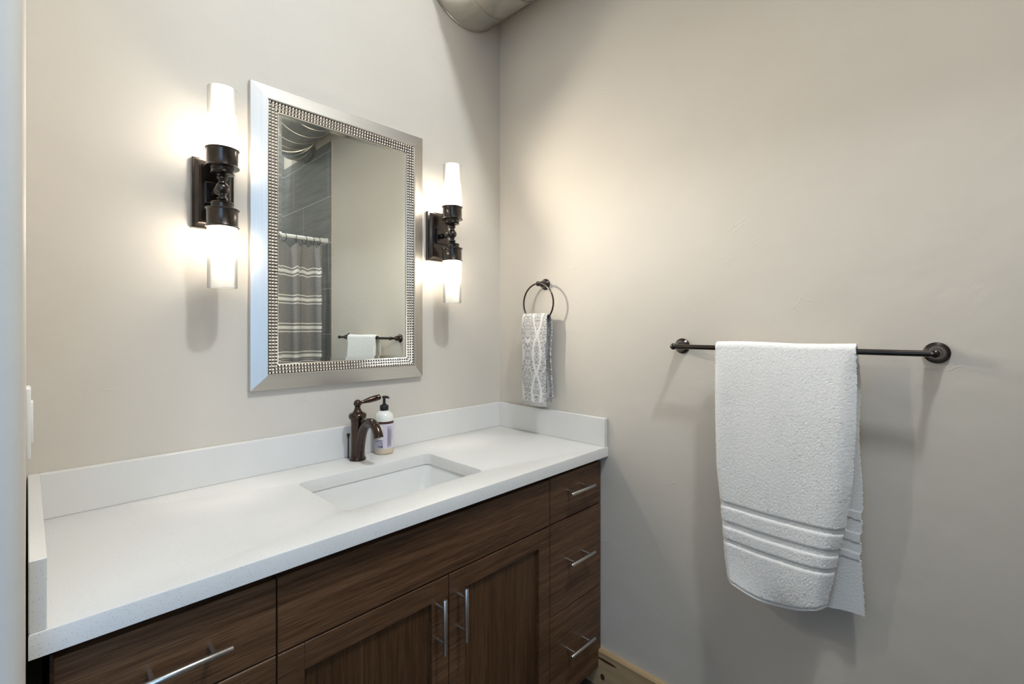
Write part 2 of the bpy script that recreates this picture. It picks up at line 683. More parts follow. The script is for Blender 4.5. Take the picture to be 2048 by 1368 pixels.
bm = bmesh.new(); box(bm, -4.3, 0.12, -4.3, 0.12, FZ - 0.1, FZ)
struct('floor', bm, M['floor'], 'dark plank floor under the vanity', 'floor')
bm = bmesh.new(); box(bm, -4.3, 0.12, -4.3, 0.12, CZ, CZ + 0.1)
struct('ceiling', bm, M['ceiling'], 'white ceiling above the bathroom', 'ceiling')
bm = bmesh.new(); box(bm, XL - 0.13, 0.12, 0.0, 0.12, FZ, CZ)
struct('wall_back', bm, M['wall'], 'greige plaster wall behind the mirror and sconces', 'wall')
bm = bmesh.new(); box(bm, 0.0, 0.12, YT, 0.0, FZ, CZ); box(bm, 0.0, 0.12, YE, YT, 1.715, CZ); box(bm, 0.006, 0.12, YE, YT, FZ, 1.715)
struct('wall_right', bm, M['wall'], 'greige plaster wall carrying the towel bar and towel ring', 'wall')
bm = bmesh.new(); box(bm, -0.001, 0.006, YE, YT, FZ, 1.715)
struct('trim_1', bm, M['tile_right'], 'grey shower tile at the end of the right wall', 'tile')
bm = bmesh.new(); box(bm, -0.006, 0.0, YT - 0.006, YT + 0.006, FZ, 1.715, bev=0.002)
struct('trim_2', bm, M['trim'], 'cream trim strip where plaster meets shower tile', 'trim')
bm = bmesh.new(); box(bm, XL - 0.13, 0.12, YE - 0.12, YE, FZ, CZ)
struct('wall_far', bm, M['tile_far'], 'grey tiled wall at the back of the shower', 'wall')

# left wall: a stub with a rounded plaster corner, the doorway the photograph was taken from, the rest
bm = bmesh.new()
yb, rb = -0.625, 0.019
pts = [(XL - 0.13, 0.0), (XL, 0.0)]
pts += [(XL - rb + rb * math.cos(a), yb + rb + rb * math.sin(a)) for a in [R(-90 * k / 8) for k in range(9)]]
pts += [(XL - 0.13 + rb - rb * math.sin(a), yb + rb - rb * math.cos(a)) for a in [R(90 * k / 8) for k in range(9)]]
lo = [bm.verts.new((x, y, FZ)) for x, y in pts]
hi = [bm.verts.new((x, y, CZ)) for x, y in pts]
for k in range(len(pts)):
    q = (k + 1) % len(pts)
    bm.faces.new((lo[k], lo[q], hi[q], hi[k]))
bm.faces.new(lo[::-1]); bm.faces.new(hi)
box(bm, XL - 0.13, XL, YE, -1.95, FZ, CZ)
box(bm, XL - 0.13, XL, -1.95, yb, 1.85, CZ)
struct('wall_left', bm, M['wall'], 'greige plaster wall end at the left edge of the picture', 'wall', smooth=35)

# hallway outside the doorway, with its two windows
bm = bmesh.new()
box(bm, -4.3, XL - 0.13, 0.0, 0.12, FZ, CZ)
struct('wall_hall_back', bm, M['hall'], 'pale hallway wall beyond the doorway', 'wall')
bm = bmesh.new()
box(bm, -4.3, -4.2, -4.3, 0.0, FZ, -0.25); box(bm, -4.3, -4.2, -4.3, 0.0, 1.35, CZ)
box(bm, -4.3, -4.2, -4.3, -1.80, -0.25, 1.35); box(bm, -4.3, -4.2, -0.5, 0.0, -0.25, 1.35)
struct('wall_hall_left', bm, M['hall'], 'pale hallway wall with a window opening', 'wall')
bm = bmesh.new()
box(bm, -4.3, 0.12, -3.42, -3.3, FZ, -0.55); box(bm, -4.3, 0.12, -3.42, -3.3, 2.45, CZ)
box(bm, -4.3, -3.80, -3.42, -3.3, -0.55, 2.45); box(bm, -1.60, 0.12, -3.42, -3.3, -0.55, 2.45)
struct('wall_hall_front', bm, M['hall'], 'pale hallway wall behind the camera', 'wall')

bm = bmesh.new()
prof = [(0.0, -0.737), (-0.014, -0.737), (-0.019, -0.743), (-0.019, FZ), (0.0, FZ)]
a = [bm.verts.new((x, YT, z)) for x, z in prof]
b = [bm.verts.new((x, -0.5085, z)) for x, z in prof]
for k in range(5):
    bm.faces.new((a[k], a[(k + 1) % 5], b[(k + 1) % 5], b[k]))
bm.faces.new(a[::-1]); bm.faces.new(b)
box(bm, -0.019, 0.0, -0.5085, -0.4375, FZ, -0.802)
struct('baseboard_right', bm, M['pine'], 'knotty pine baseboard along the right wall', 'baseboard', smooth=20)

# ------------------------------------------------------------------ vanity cabinet
D = 0.5588
YF = -0.5288        # plane of drawer and door fronts
van = thing('vanity_cabinet', 'dark stained oak vanity cabinet with bar handles under the white worktop', 'cabinet', (-0.73, -0.28, FZ))
bm = bmesh.new()
x0, x1 = -1.436, -0.003
yc = YF + 0.021
box(bm, x0, x0 + 0.018, yc, -0.002, -0.80, -0.0355)
box(bm, x1 - 0.018, x1, yc, -0.002, -0.80, -0.0355)
for xm in (-1.1205, -0.2915):
    box(bm, xm - 0.009, xm + 0.009, yc, -0.002, -0.80, -0.0355)
box(bm, x0 + 0.018, x1 - 0.018, yc, -0.002, -0.80, -0.782)
box(bm, x0 + 0.018, x1 - 0.018, -0.014, -0.002, -0.782, -0.0355)
box(bm, x0, x1, yc, yc + 0.020, -0.0625, -0.0355)
box(bm, x0, x1, yc, yc + 0.018, -0.800, -0.775)
link('cabinet_body', bm, M['wood_x'], van, smooth=0)
bm = bmesh.new(); box(bm, x0 + 0.01, -0.0195, -0.455, -0.437, FZ, -0.80)
link('toe_kick', bm, M['black'], van, smooth=0)


def handle(parent, p0, p1, cc=0.62, name='handle'):
    """bar pull: a straight bar on two posts; p0, p1 ends of the bar"""
    bm = bmesh.new()
    p0, p1 = Vector(p0), Vector(p1)
    d = p1 - p0
    ln = d.length
    lathe(bm, [(0.0046, 0), (0.0054, 0.001), (0.0054, ln - 0.001), (0.0046, ln)], p0, d, 20)
    for t in (0.5 - cc / 2, 0.5 + cc / 2):
        q = p0 + d * t
        lathe(bm, [(0.0042, -0.0355), (0.0042, 0.0)], q, (0, -1, 0), 14)
    h = link(name, bm, M['steel'], parent)
    h['label'] = 'satin nickel bar handle'
    return h


def front(name, xa, xb, za, zb, mat='wood_x', parent=van):
    bm = bmesh.new()
    box(bm, xa, xb, YF, YF + 0.020, za, zb, bev=0.0012, seg=1)
    return link(name, bm, M[mat], parent, smooth=30)


g = 0.0015
YH = YF - 0.0355
# left drawers
dr = front('drawer', -1.4326, -1.1219 - g, -0.2065, -0.0600)
handle(dr, (-1.3468, YH, -0.1359), (-1.2075, YH, -0.1359))
dr = front('drawer', -1.4326, -1.1219 - g, -0.504, -0.2100)
handle(dr, (-1.3468, YH, -0.347), (-1.2075, YH, -0.347))
dr = front('drawer', -1.4326, -1.1219 - g, -0.800, -0.5075)
handle(dr, (-1.3468, YH, -0.645), (-1.2075, YH, -0.645))
# right drawers
for za, zb, zh in ((-0.2055, -0.0580, -0.116), (-0.5040, -0.2090, -0.347), (-0.8000, -0.5075, -0.645)):
    dr = front('drawer', -0.2929 + g, -0.0045, za, zb)
    handle(dr, (-0.2262, YH, zh), (-0.0915, YH, zh))
# false front above the doors
front('sink_front_panel', -1.1219 + g, -0.2929 - g, -0.2065, -0.0600)


def door(xa, xb, za, zb, hx):
    st, rl = 0.052, 0.054
    bm = bmesh.new()
    for a, b_ in ((xa, xa + st), (xb - st, xb)):
        box(bm, a, b_, YF, YF + 0.020, za, zb, mat=1, bev=0.001, seg=1)
    box(bm, xa + st, xb - st, YF, YF + 0.020, zb - rl, zb, mat=0, bev=0.001, seg=1)
    box(bm, xa + st, xb - st, YF, YF + 0.020, za, za + rl, mat=0, bev=0.001, seg=1)
    o = link('door', bm, [M['wood_x'], M['wood_z']], van, smooth=30)
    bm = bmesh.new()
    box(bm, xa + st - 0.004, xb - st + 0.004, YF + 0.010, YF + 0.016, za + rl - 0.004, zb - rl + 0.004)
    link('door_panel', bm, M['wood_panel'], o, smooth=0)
    handle(o, (hx, YH, -0.3815), (hx, YH, -0.2445))


door(-1.1219 + g, -0.7010 - g, -0.800, -0.2105, -0.7410)
door(-0.7010 + g, -0.2929 - g, -0.800, -0.2105, -0.6717)

# ------------------------------------------------------------------ worktop
SH = (-0.944, -0.508, -0.4515, -0.168)      # sink opening x0 x1 y0 y1


def rrect(x0, x1, y0, y1, r, n=6):
    out = []
    for cx, cy, a0 in ((x1 - r, y1 - r, 0), (x0 + r, y1 - r, 90), (x0 + r, y0 + r, 180), (x1 - r, y0 + r, 270)):
        for k in range(n + 1):
            a = R(a0 + 90 * k / n)
            out.append((cx + r * math.cos(a), cy + r * math.sin(a)))
    return out


wt = thing('worktop', 'white speckled quartz vanity worktop with upstands along three walls', 'countertop', (-0.73, -0.28, -0.035))
bm = bmesh.new()
XC0, XC1 = -1.4585, -0.001
outer = [(XC0, -D), (XC1, -D), (XC1, -0.001), (XC0, -0.001)]
hole = rrect(*SH, 0.022)
es = []
for loop in (outer, hole):
    vs = [bm.verts.new((x, y, 0.0)) for x, y in loop]
    es += [bm.edges.new((vs[k], vs[(k + 1) % len(vs)])) for k in range(len(vs))]
bmesh.ops.triangle_fill(bm, edges=es, use_beauty=True)
r = bmesh.ops.extrude_face_region(bm, geom=list(bm.faces))
for v in [e for e in r['geom'] if isinstance(e, bmesh.types.BMVert)]:
    v.co.z = -0.035
bmesh.ops.recalc_face_normals(bm, faces=bm.faces)
ed = [e for e in bm.edges if len(e.link_faces) == 2 and abs(e.calc_face_angle(0)) > 1.2 and e.verts[0].co.z > -0.01 and e.verts[1].co.z > -0.01]
bmesh.ops.bevel(bm, geom=ed, offset=0.0022, segments=2, profile=0.5, affect='EDGES')
link('worktop_slab', bm, M['quartz'], wt, smooth=30)
t = 0.0185
zs = 0.1016
bm = bmesh.new(); box(bm, XC0 + t, XC1 - t, -0.001 - t, -0.001, 0.0, zs, bev=0.0012, seg=1)
link('backsplash', bm, M['quartz'], wt, smooth=30)
bm = bmesh.new(); box(bm, XC1 - t, XC1, -D + 0.003, -0.001, 0.0, zs, bev=0.0012, seg=1)
link('side_splash', bm, M['quartz'], wt, smooth=30)
bm = bmesh.new(); box(bm, XC0, XC0 + t, -D + 0.003, -0.001, 0.0, zs, bev=0.0012, seg=1)
link('side_splash', bm, M['quartz'], wt, smooth=30)

# ------------------------------------------------------------------ sink
sk = thing('sink_basin', 'white rectangular undermount sink set in the worktop', 'sink', (-0.726, -0.31, -0.19))
bm = bmesh.new()


def ring_at(ins, z, r):
    return [bm.verts.new((x, y, z)) for x, y in rrect(SH[0] + ins, SH[1] - ins, SH[2] + ins * 0.8, SH[3] - ins * 0.8, r)]


rings = [ring_at(-0.012, -0.0352, 0.03), ring_at(-0.0045, -0.0354, 0.026), ring_at(-0.0030, -0.0385, 0.026), ring_at(0.008, -0.072, 0.030), ring_at(0.032, -0.125, 0.035), ring_at(0.055, -0.148, 0.04), ring_at(0.085, -0.157, 0.04), ring_at(0.12, -0.160, 0.02)]
outs = [ring_at(-0.012, -0.045, 0.03), ring_at(0.000, -0.080, 0.036), ring_at(0.020, -0.132, 0.04), ring_at(0.050, -0.160, 0.045), ring_at(0.12, -0.172, 0.02)]
n = len(rings[0])
seq = rings
for p, q in zip(seq, seq[1:]):
    for k in range(n):
        bm.faces.new((p[k], p[(k + 1) % n], q[(k + 1) % n], q[k]))
seq = [rings[0]] + outs
for p, q in zip(seq, seq[1:]):
    for k in range(n):
        bm.faces.new((p[k], q[k], q[(k + 1) % n], p[(k + 1) % n]))
bm.faces.new(rings[-1]); bm.faces.new(outs[-1][::-1])
link('basin', bm, M['ceramic'], sk, smooth=60)
bm = bmesh.new()
lathe(bm, [(0.022, -0.001), (0.0225, 0.0012), (0.020, 0.002), (0.016, 0.0012), (0.014, 0.003), (0.0, 0.0045)], (-0.726, -0.31, -0.1598), (0, 0, 1), 24, cap1=False)
link('drain', bm, M['bronze_warm'], sk)

# ------------------------------------------------------------------ faucet
FX, FY = -0.7133, -0.0700
fa = thing('faucet', 'oil-rubbed bronze single-lever faucet standing behind the sink', 'faucet', (FX, FY, 0.0))
bm = bmesh.new()
lathe(bm, [(0.0255, 0.0), (0.0265, 0.002), (0.0262, 0.005), (0.0235, 0.010), (0.0222, 0.018), (0.0212, 0.045), (0.0208, 0.08), (0.0212, 0.115), (0.0218, 0.128), (0.0218, 0.132)], (FX, FY, 0), seg=40)
link('faucet_body', bm, M['bronze_warm'], fa)
bm = bmesh.new()
lathe(bm, [(0.0218, 0.131), (0.0260, 0.133), (0.0282, 0.138), (0.0282, 0.144), (0.0262, 0.149), (0.0222, 0.1515), (0.0160, 0.154), (0.0118, 0.160), (0.0092, 0.167), (0.0085, 0.172)], (FX, FY, 0), seg=40)
link('faucet_cap', bm, M['bronze_warm'], fa)
bm = bmesh.new()
sp = smooth_path([(FX, FY - 0.006, 0.004), (FX, FY - 0.011, 0.030), (FX, FY - 0.020, 0.066), (FX, FY - 0.036, 0.100), (FX, FY - 0.060, 0.123), (FX, FY - 0.085, 0.1300), (FX, FY - 0.108, 0.1235), (FX, FY - 0.124, 0.1060), (FX, FY - 0.131, 0.0900)], 6)
tb = [(0, 0.0200), (0.25, 0.0175), (0.5, 0.0150), (0.75, 0.0155), (1, 0.0172)]
tube(bm, sp, [lerp_tab(tb, i / (len(sp) - 1)) for i in range(len(sp))], 28, flat=0.86)
link('spout', bm, M['bronze_warm'], fa, smooth=60)
bm = bmesh.new()
lathe(bm, [(0.0, -0.0128)] + [(0.0128 * math.cos(R(a)), 0.0128 * math.sin(R(a))) for a in range(-75, 90, 15)] + [(0.0, 0.0128)], (FX, FY, 0.1815), seg=28, cap0=False, cap1=False)
d = Vector((0.975, -0.12, 0.19)).normalized()
lathe(bm, [(0.0055, 0.009), (0.0050, 0.014), (0.0062, 0.022), (0.0088, 0.038), (0.0100, 0.054), (0.0098, 0.064), (0.0088, 0.072), (0.0095, 0.0735), (0.0092, 0.076), (0.0060, 0.0785), (0.0, 0.0793)], (FX, FY, 0.1815), d, 24, cap1=False)
link('lever_handle', bm, M['bronze_warm'], fa, smooth=50)
bm = bmesh.new()
lathe(bm, [(0.0022, -0.012), (0.0022, 0.052), (0.0040, 0.054), (0.0028, 0.057), (0.0048, 0.061), (0.0056, 0.065), (0.0044, 0.069), (0.0, 0.0705)], (FX - 0.014, FY + 0.036, 0.012), seg=16, cap1=False)
link('lift_rod', bm, M['bronze_warm'], fa)

# ------------------------------------------------------------------ soap bottle
BX, BY = -0.6084, -0.0560
so = thing('soap_dispenser', 'milky pump soap bottle with a lavender label beside the faucet', 'soap bottle', (BX, BY, 0.0))
bm = bmesh.new()
rr = 0.0325
lathe(bm, [(0.026, 0.0), (0.0300, 0.0012), (rr - 0.0004, 0.006), (rr, 0.010), (rr, 0.0205)], (BX, BY, 0), seg=40, mat=1, cap1=False)
lathe(bm, [(rr, 0.0205), (rr, 0.112), (rr - 0.001, 0.120), (0.0295, 0.129), (0.0245, 0.1365), (0.0175, 0.1420), (0.0135, 0.1440), (0.0125, 0.147)], (BX, BY, 0), seg=40, mat=0, cap0=False)
link('bottle', bm, [M['bottle'], M['soap']], so, smooth=50, doubles=True)
bm = bmesh.new()
lathe(bm, [(0.0140, 0.1455), (0.0146, 0.1465), (0.0146, 0.1615), (0.0138, 0.1625), (0.0090, 0.1630), (0.0088, 0.166), (0.0050, 0.1665), (0.0046, 0.186), (0.0070, 0.187), (0.0074, 0.1905), (0.0060, 0.194), (0.0, 0.1945)], (BX, BY, 0), seg=24, cap1=False)
pd = Vector((0.45, -0.89, 0))
tube(bm, [(BX, BY, 0.1905), Vector((BX, BY, 0.1905)) + pd * 0.012, Vector((BX, BY, 0.1895)) + pd * 0.016, Vector((BX, BY, 0.1860)) + pd * 0.0185], [0.0046, 0.0042, 0.0036, 0.0030], 12)
link('pump', bm, M['plastic_black'], so, smooth=50)
aim = math.atan2(-1.43, -0.85)             # direction of the label's back edge


def patch(bm, a0, a1, z0, z1, r, mat, n=10):
    """a piece of a cylinder wall between two angles (degrees, positive towards the right)"""
    lo, hi = [], []
    for k in range(n + 1):
        a = aim + R(a0 + (a1 - a0) * k / n)
        lo.append(bm.verts.new((BX + r * math.cos(a), BY + r * math.sin(a), z0)))
        hi.append(bm.verts.new((BX + r * math.cos(a), BY + r * math.sin(a), z1)))
    for k in range(n):
        f = bm.faces.new((lo[k], lo[k + 1], hi[k + 1], hi[k]))
        f.material_index = mat


bm = bmesh.new()
R1, R2, R3, R4 = rr + 0.0003, rr + 0.0005, rr + 0.0007, rr + 0.0009
patch(bm, -160, 70, 0.0215, 0.1030, R1, 0, 40)
patch(bm, -160, 70, 0.1030, 0.1110, R1, 1, 40)
patch(bm, -160, -8, 0.0215, 0.0500, R2, 4, 24)
patch(bm, -160, -8, 0.0520, 0.1000, R2, 2, 24)         # white box
for z, a in ((0.094, -22), (0.087, -30), (0.080, -24), (0.073, -18), (0.066, -20), (0.060, -24)):
    patch(bm, -70, a, z, z + 0.0013, R3, 3, 10)
patch(bm, -70, -10, 0.0478, 0.0490, R3, 3, 12)
patch(bm, -60, -14, 0.0440, 0.0450, R3, 3, 12)
patch(bm, 18, 44, 0.0240, 0.0960, R2, 4, 8)            # block of fine upright print
for k in range(7):
    a = 19.5 + k * 3.5
    z0 = 0.025 + (k * 37 % 11) * 0.0009
    patch(bm, a, a + 1.5, z0, 0.094 - (k * 53 % 7) * 0.002, R3, 3, 1)
patch(bm, 49, 51, 0.050, 0.092, R3, 3, 1)
patch(bm, -22, -8, 0.0245, 0.0300, R3, 3, 4)           # recycling mark
patch(bm, -20, -10, 0.0300, 0.0400, R3, 3, 4)
patch(bm, -17.5, -12.5, 0.0320, 0.0370, R4, 2, 2)
patch(bm, -34, -26, 0.0250, 0.0310, R3, 3, 3)
link('label', bm, [M['label'], M['label_brown'], M['label_white'], M['label_ink'], M['label_mid']], so, smooth=60)

# ------------------------------------------------------------------ mirror
MX0, MX1, MZ0, MZ1 = -1.0156, -0.4225, 0.2445, 1.1390
mi = thing('mirror', 'rectangular wall mirror in a silver frame with beaded inner border', 'mirror', (-0.719, -0.0, MZ0))


def mitre(bm, prof, mat_of=lambda side, k: 0):
    """sweep a profile [(inset, y)] round the mirror rectangle with mitred corners"""
    loops = []
    for ins, y in prof:
        loops.append([bm.verts.new(c) for c in ((MX0 + ins, y, MZ0 + ins), (MX1 - ins, y, MZ0 + ins), (MX1 - ins, y, MZ1 - ins), (MX0 + ins, y, MZ1 - ins))])
    for j, (p, q) in enumerate(zip(loops, loops[1:])):
        for k in range(4):
            f = bm.faces.new((p[k], p[(k + 1) % 4], q[(k + 1) % 4], q[k]))
            f.material_index = mat_of(k, j)
    return loops


bm = bmesh.new()
mitre(bm, [(0.0, -0.0005), (0.0, -0.0150), (0.0012, -0.0164), (0.0425, -0.0312), (0.0445, -0.0310), (0.0455, -0.0285), (0.0455, -0.0005), (0.0, -0.0005)], lambda s, j: 0 if s % 2 == 0 else 1)
link('frame', bm, [M['frame_x'], M['frame_z']], mi, smooth=20, doubles=True)
bm = bmesh.new()
PB = [(0.0455, -0.0262)]
rows = (0.0504, 0.0597, 0.0690)
PB = [(0.0455, -0.0005), (0.0455, -0.0262)]
for k, r0 in enumerate(rows):
    yv = -0.0252 + k * 0.0015
    PB += [(r0 - 0.0040, yv - 0.0012), (r0 - 0.0034, yv + 0.0030), (r0 + 0.0034, yv + 0.0034), (r0 + 0.0040, yv - 0.0008)]
PB += [(0.0742, -0.0218), (0.0750, -0.0205), (0.0750, -0.0005), (0.0455, -0.0005)]


def bead_mat(s, j):
    if 2 <= j <= 12:
        return 1 if (j - 2) % 4 in (0, 1, 2) and j < 13 else 0
    return 0


mitre(bm, PB, bead_mat)
for k, r0 in enumerate(rows):
    yv = -0.0252 + k * 0.0015
    xa, xb, za, zb = MX0 + r0, MX1 - r0, MZ0 + r0, MZ1 - r0
    nx = round((xb - xa) / 0.0094); nz = round((zb - za) / 0.0094)
    pos = [(xa + (xb - xa) * i / nx, z) for i in range(nx + 1) for z in (za, zb)]
    pos += [(x, za + (zb - za) * i / nz) for i in range(1, nz) for x in (xa, xb)]
    for x, z in pos:
        seg, br_ = 8, 0.0041
        tip = bm.verts.new((x, yv - br_ + 0.0006, z))
        prev = None
        loops = []
        for ph in (60, 30, 0):
            rr_ = br_ * math.cos(R(ph)); yy = yv + 0.0006 - br_ * math.sin(R(ph))
            loops.append([bm.verts.new((x + rr_ * math.cos(2 * PI * q / seg), yy, z + rr_ * math.sin(2 * PI * q / seg))) for q in range(seg)])
        for q in range(seg):
            bm.faces.new((tip, loops[0][q], loops[0][(q + 1) % seg])).material_index = 0
            for p1, p2 in zip(loops, loops[1:]):
                bm.faces.new((p1[q], p2[q], p2[(q + 1) % seg], p1[(q + 1) % seg])).material_index = 0
ob = link('beaded_border', bm, [M['bead'], M['patina']], mi, smooth=70)
ob['label'] = 'three rows of silver beads'
bm = bmesh.new()
gi, bv = 0.0745, 0.0115
gl = mitre(bm, [(gi, -0.004), (gi, -0.0175), (gi + bv, -0.0179), (gi + bv, -0.0180)])
bm.faces.new(gl[-1])
bm.faces.new(gl[0][::-1])
link('mirror_glass', bm, M['glass_mirror'], mi, smooth=0)

# ------------------------------------------------------------------ sconces
SX, SY, SZ = -1.1060, -0.1000, 0.7880
sc = thing('wall_sconce', 'bronze wall sconce with two lit glass tubes, left of the mirror', 'wall lamp', (SX, 0.0, SZ - 0.0935), 'lit wall sconces beside the mirror')
bm = bmesh.new()


def throw(parent, off, aim_, share):
    l = bpy.data.lights.new('sconce_light', 'SPOT')
    l.energy = LAMP * share
    l.color = LAMP_COL
    l.spot_size = R(160)
    l.spot_blend = 1.0
    l.shadow_soft_size = 0.010
    o = bpy.data.objects.new('sconce_light', l)
    COL.objects.link(o)
    o.parent = parent
    o.location = Vector(off) + Vector((0, -0.014, 0))
    o.rotation_euler = Vector(aim_).to_track_quat('-Z', 'Y').to_euler()


def stepped(bm, prof, cx, cz, w, h):
    loops = []
    for ins, y in prof:
        loops.append([bm.verts.new(c) for c in ((cx - w / 2 + ins, y, cz - h / 2 + ins), (cx + w / 2 - ins, y, cz - h / 2 + ins), (cx + w / 2 - ins, y, cz + h / 2 - ins), (cx - w / 2 + ins, y, cz + h / 2 - ins))])
    for p, q in zip(loops, loops[1:]):
        for k in range(4):
            bm.faces.new((p[k], p[(k + 1) % 4], q[(k + 1) % 4], q[k]))
    bm.faces.new(loops[0][::-1]); bm.faces.new(loops[-1])


stepped(bm, [(0, -0.0004), (0, -0.0150), (0.001, -0.0162), (0.0055, -0.0170), (0.0065, -0.0178), (0.0085, -0.0215), (0.0110, -0.0250), (0.0140, -0.0268), (0.0170, -0.0272), (0.0180, -0.0282)], SX, SZ, 0.0990, 0.1875)
stepped(bm, [(0, -0.0275), (0, -0.0375), (0.0012, -0.0388)], SX, SZ, 0.046, 0.056)
link('backplate', bm, M['bronze'], sc, smooth=20)
bm = bmesh.new()
lathe(bm, [(0.0105, 0.038), (0.0105, 0.042), (0.0080, 0.046), (0.0075, 0.056), (0.0120, 0.062), (0.0135, 0.068), (0.0120, 0.074), (0.0085, 0.079), (0.0080, 0.090)], (SX, 0, SZ), (0, -1, 0), 24)
link('arm', bm, M['bronze'], sc)
bm = bmesh.new()
lathe(bm, [(0.0098, -0.031), (0.0125, -0.0285), (0.0125, -0.0245), (0.0092, -0.022), (0.0078, -0.019), (0.0095, -0.0150)] + [(0.0165 * math.cos(R(a)), 0.0165 * math.sin(R(a))) for a in range(-55, 60, 11)] + [(0.0095, 0.0150), (0.0078, 0.019), (0.0092, 0.022), (0.0125, 0.0245), (0.0125, 0.0285), (0.0098, 0.031)], (SX, SY, SZ), seg=32)
link('knuckle', bm, M['bronze'], sc, smooth=35)
for sgn in (1, -1):
    ax = (0, 0, sgn)
    bm = bmesh.new()
    lathe(bm, [(0.0100, 0.0300), (0.0125, 0.0325), (0.0170, 0.0350), (0.0225, 0.0362), (0.0262, 0.0370), (0.0272, 0.0385), (0.0262, 0.0402), (0.0258, 0.0410), (0.0258, 0.0505), (0.0270, 0.0520), (0.0340, 0.0525), (0.0385, 0.0532), (0.0395, 0.0550), (0.0385, 0.0568), (0.0362, 0.0580), (0.0358, 0.0600), (0.0358, 0.0965), (0.0370, 0.0985), (0.0385, 0.0995), (0.0388, 0.1010), (0.0375, 0.1022), (0.0350, 0.1022), (0.0346, 0.1000), (0.0346, 0.0600), (0.0, 0.0590)], (SX, SY, SZ), ax, 48, cap1=False)
    link('holder_cup', bm, M['bronze'], sc, smooth=35)
    bm = bmesh.new()
    lathe(bm, [(0.0336, 0.0620), (0.0340, 0.0625), (0.0340, 0.2575), (0.0334, 0.2582), (0.0320, 0.2582), (0.0314, 0.2575), (0.0314, 0.0625), (0.0318, 0.0620), (0.0336, 0.0620)], (SX, SY, SZ), ax, 48, cap0=False, cap1=False)
    o = link('glass_shade', bm, M['frosted'], sc, smooth=35, doubles=True)
    o['label'] = 'frosted glass tube'
    bm = bmesh.new()
    lathe(bm, [(0.0, 0.1050), (0.0070, 0.1070), (0.0115, 0.1130), (0.0130, 0.1210), (0.0118, 0.1290), (0.0080, 0.1390), (0.0035, 0.1470), (0.0, 0.1500)], (SX, SY, SZ), ax, 14, cap0=False, cap1=False)
    lathe(bm, [(0.0135, 0.0590), (0.0135, 0.0980), (0.0090, 0.1050)], (SX, SY, SZ), ax, 16, mat=1, cap0=False)
    o = link('bulb', bm, [M['bulb'], M['plastic_white']], sc, smooth=60)
    o['label'] = 'lit bulb inside the glass tube'
    throw(sc, Vector((0, SY, SZ + sgn * 0.120)) - Vector((0, 0, SZ - 0.0935)), (0.12, -0.9, 0.42) if sgn > 0 else (0.05, -1, -0.22), 0.85 if sgn > 0 else 0.65)
dup(sc, (-0.3480, 0.0, SZ - 0.0935 - 0.0095), 'bronze wall sconce with two lit glass tubes, between mirror and right wall', 'lit wall sconces beside the mirror')

# ------------------------------------------------------------------ towel ring with hand towel
RX, RY, RZ = -0.046, -0.2640, 0.6020


def rosette(bm, y, z, post, s=1.0):
    lathe(bm, [(0.0240 * s, 0.0004), (0.0244 * s, 0.0030), (0.0232 * s, 0.0050), (0.0215 * s, 0.0058), (0.0205 * s, 0.0075), (0.0178 * s, 0.0092), (0.0168 * s, 0.0110), (0.0150 * s, 0.0190), (0.0128 * s, 0.0270), (0.0100 * s, 0.0330), (0.0072 * s, 0.0370), (0.0066 * s, post - 0.013), (0.0080 * s, post - 0.0105)], (0, y, z), (-1, 0, 0), 36)
    lathe(bm, [(0.0, -0.0102)] + [(0.0102 * math.cos(R(a)), 0.0102 * math.sin(R(a))) for a in range(-70, 80, 14)] + [(0.0, 0.0102)], (-post, y, z), (-1, 0, 0), 24, cap0=False, cap1=False)


tr = thing('towel_ring', 'small bronze towel ring on the right wall near the corner', 'towel ring', (0, RY, 0.44))
bm = bmesh.new(); rosette(bm, RY, RZ, -RX, 0.93)
link('post', bm, M['bronze'], tr)
bm = bmesh.new()
rc, rad = RZ - 0.0785 + 0.002, 0.0775
tube(bm, [(RX, RY + rad * math.sin(2 * PI * k / 72), rc + rad * math.cos(2 * PI * k / 72)) for k in range(72)], 0.0034, 12, closed=True)
link('ring', bm, M['bronze'], tr, smooth=60)


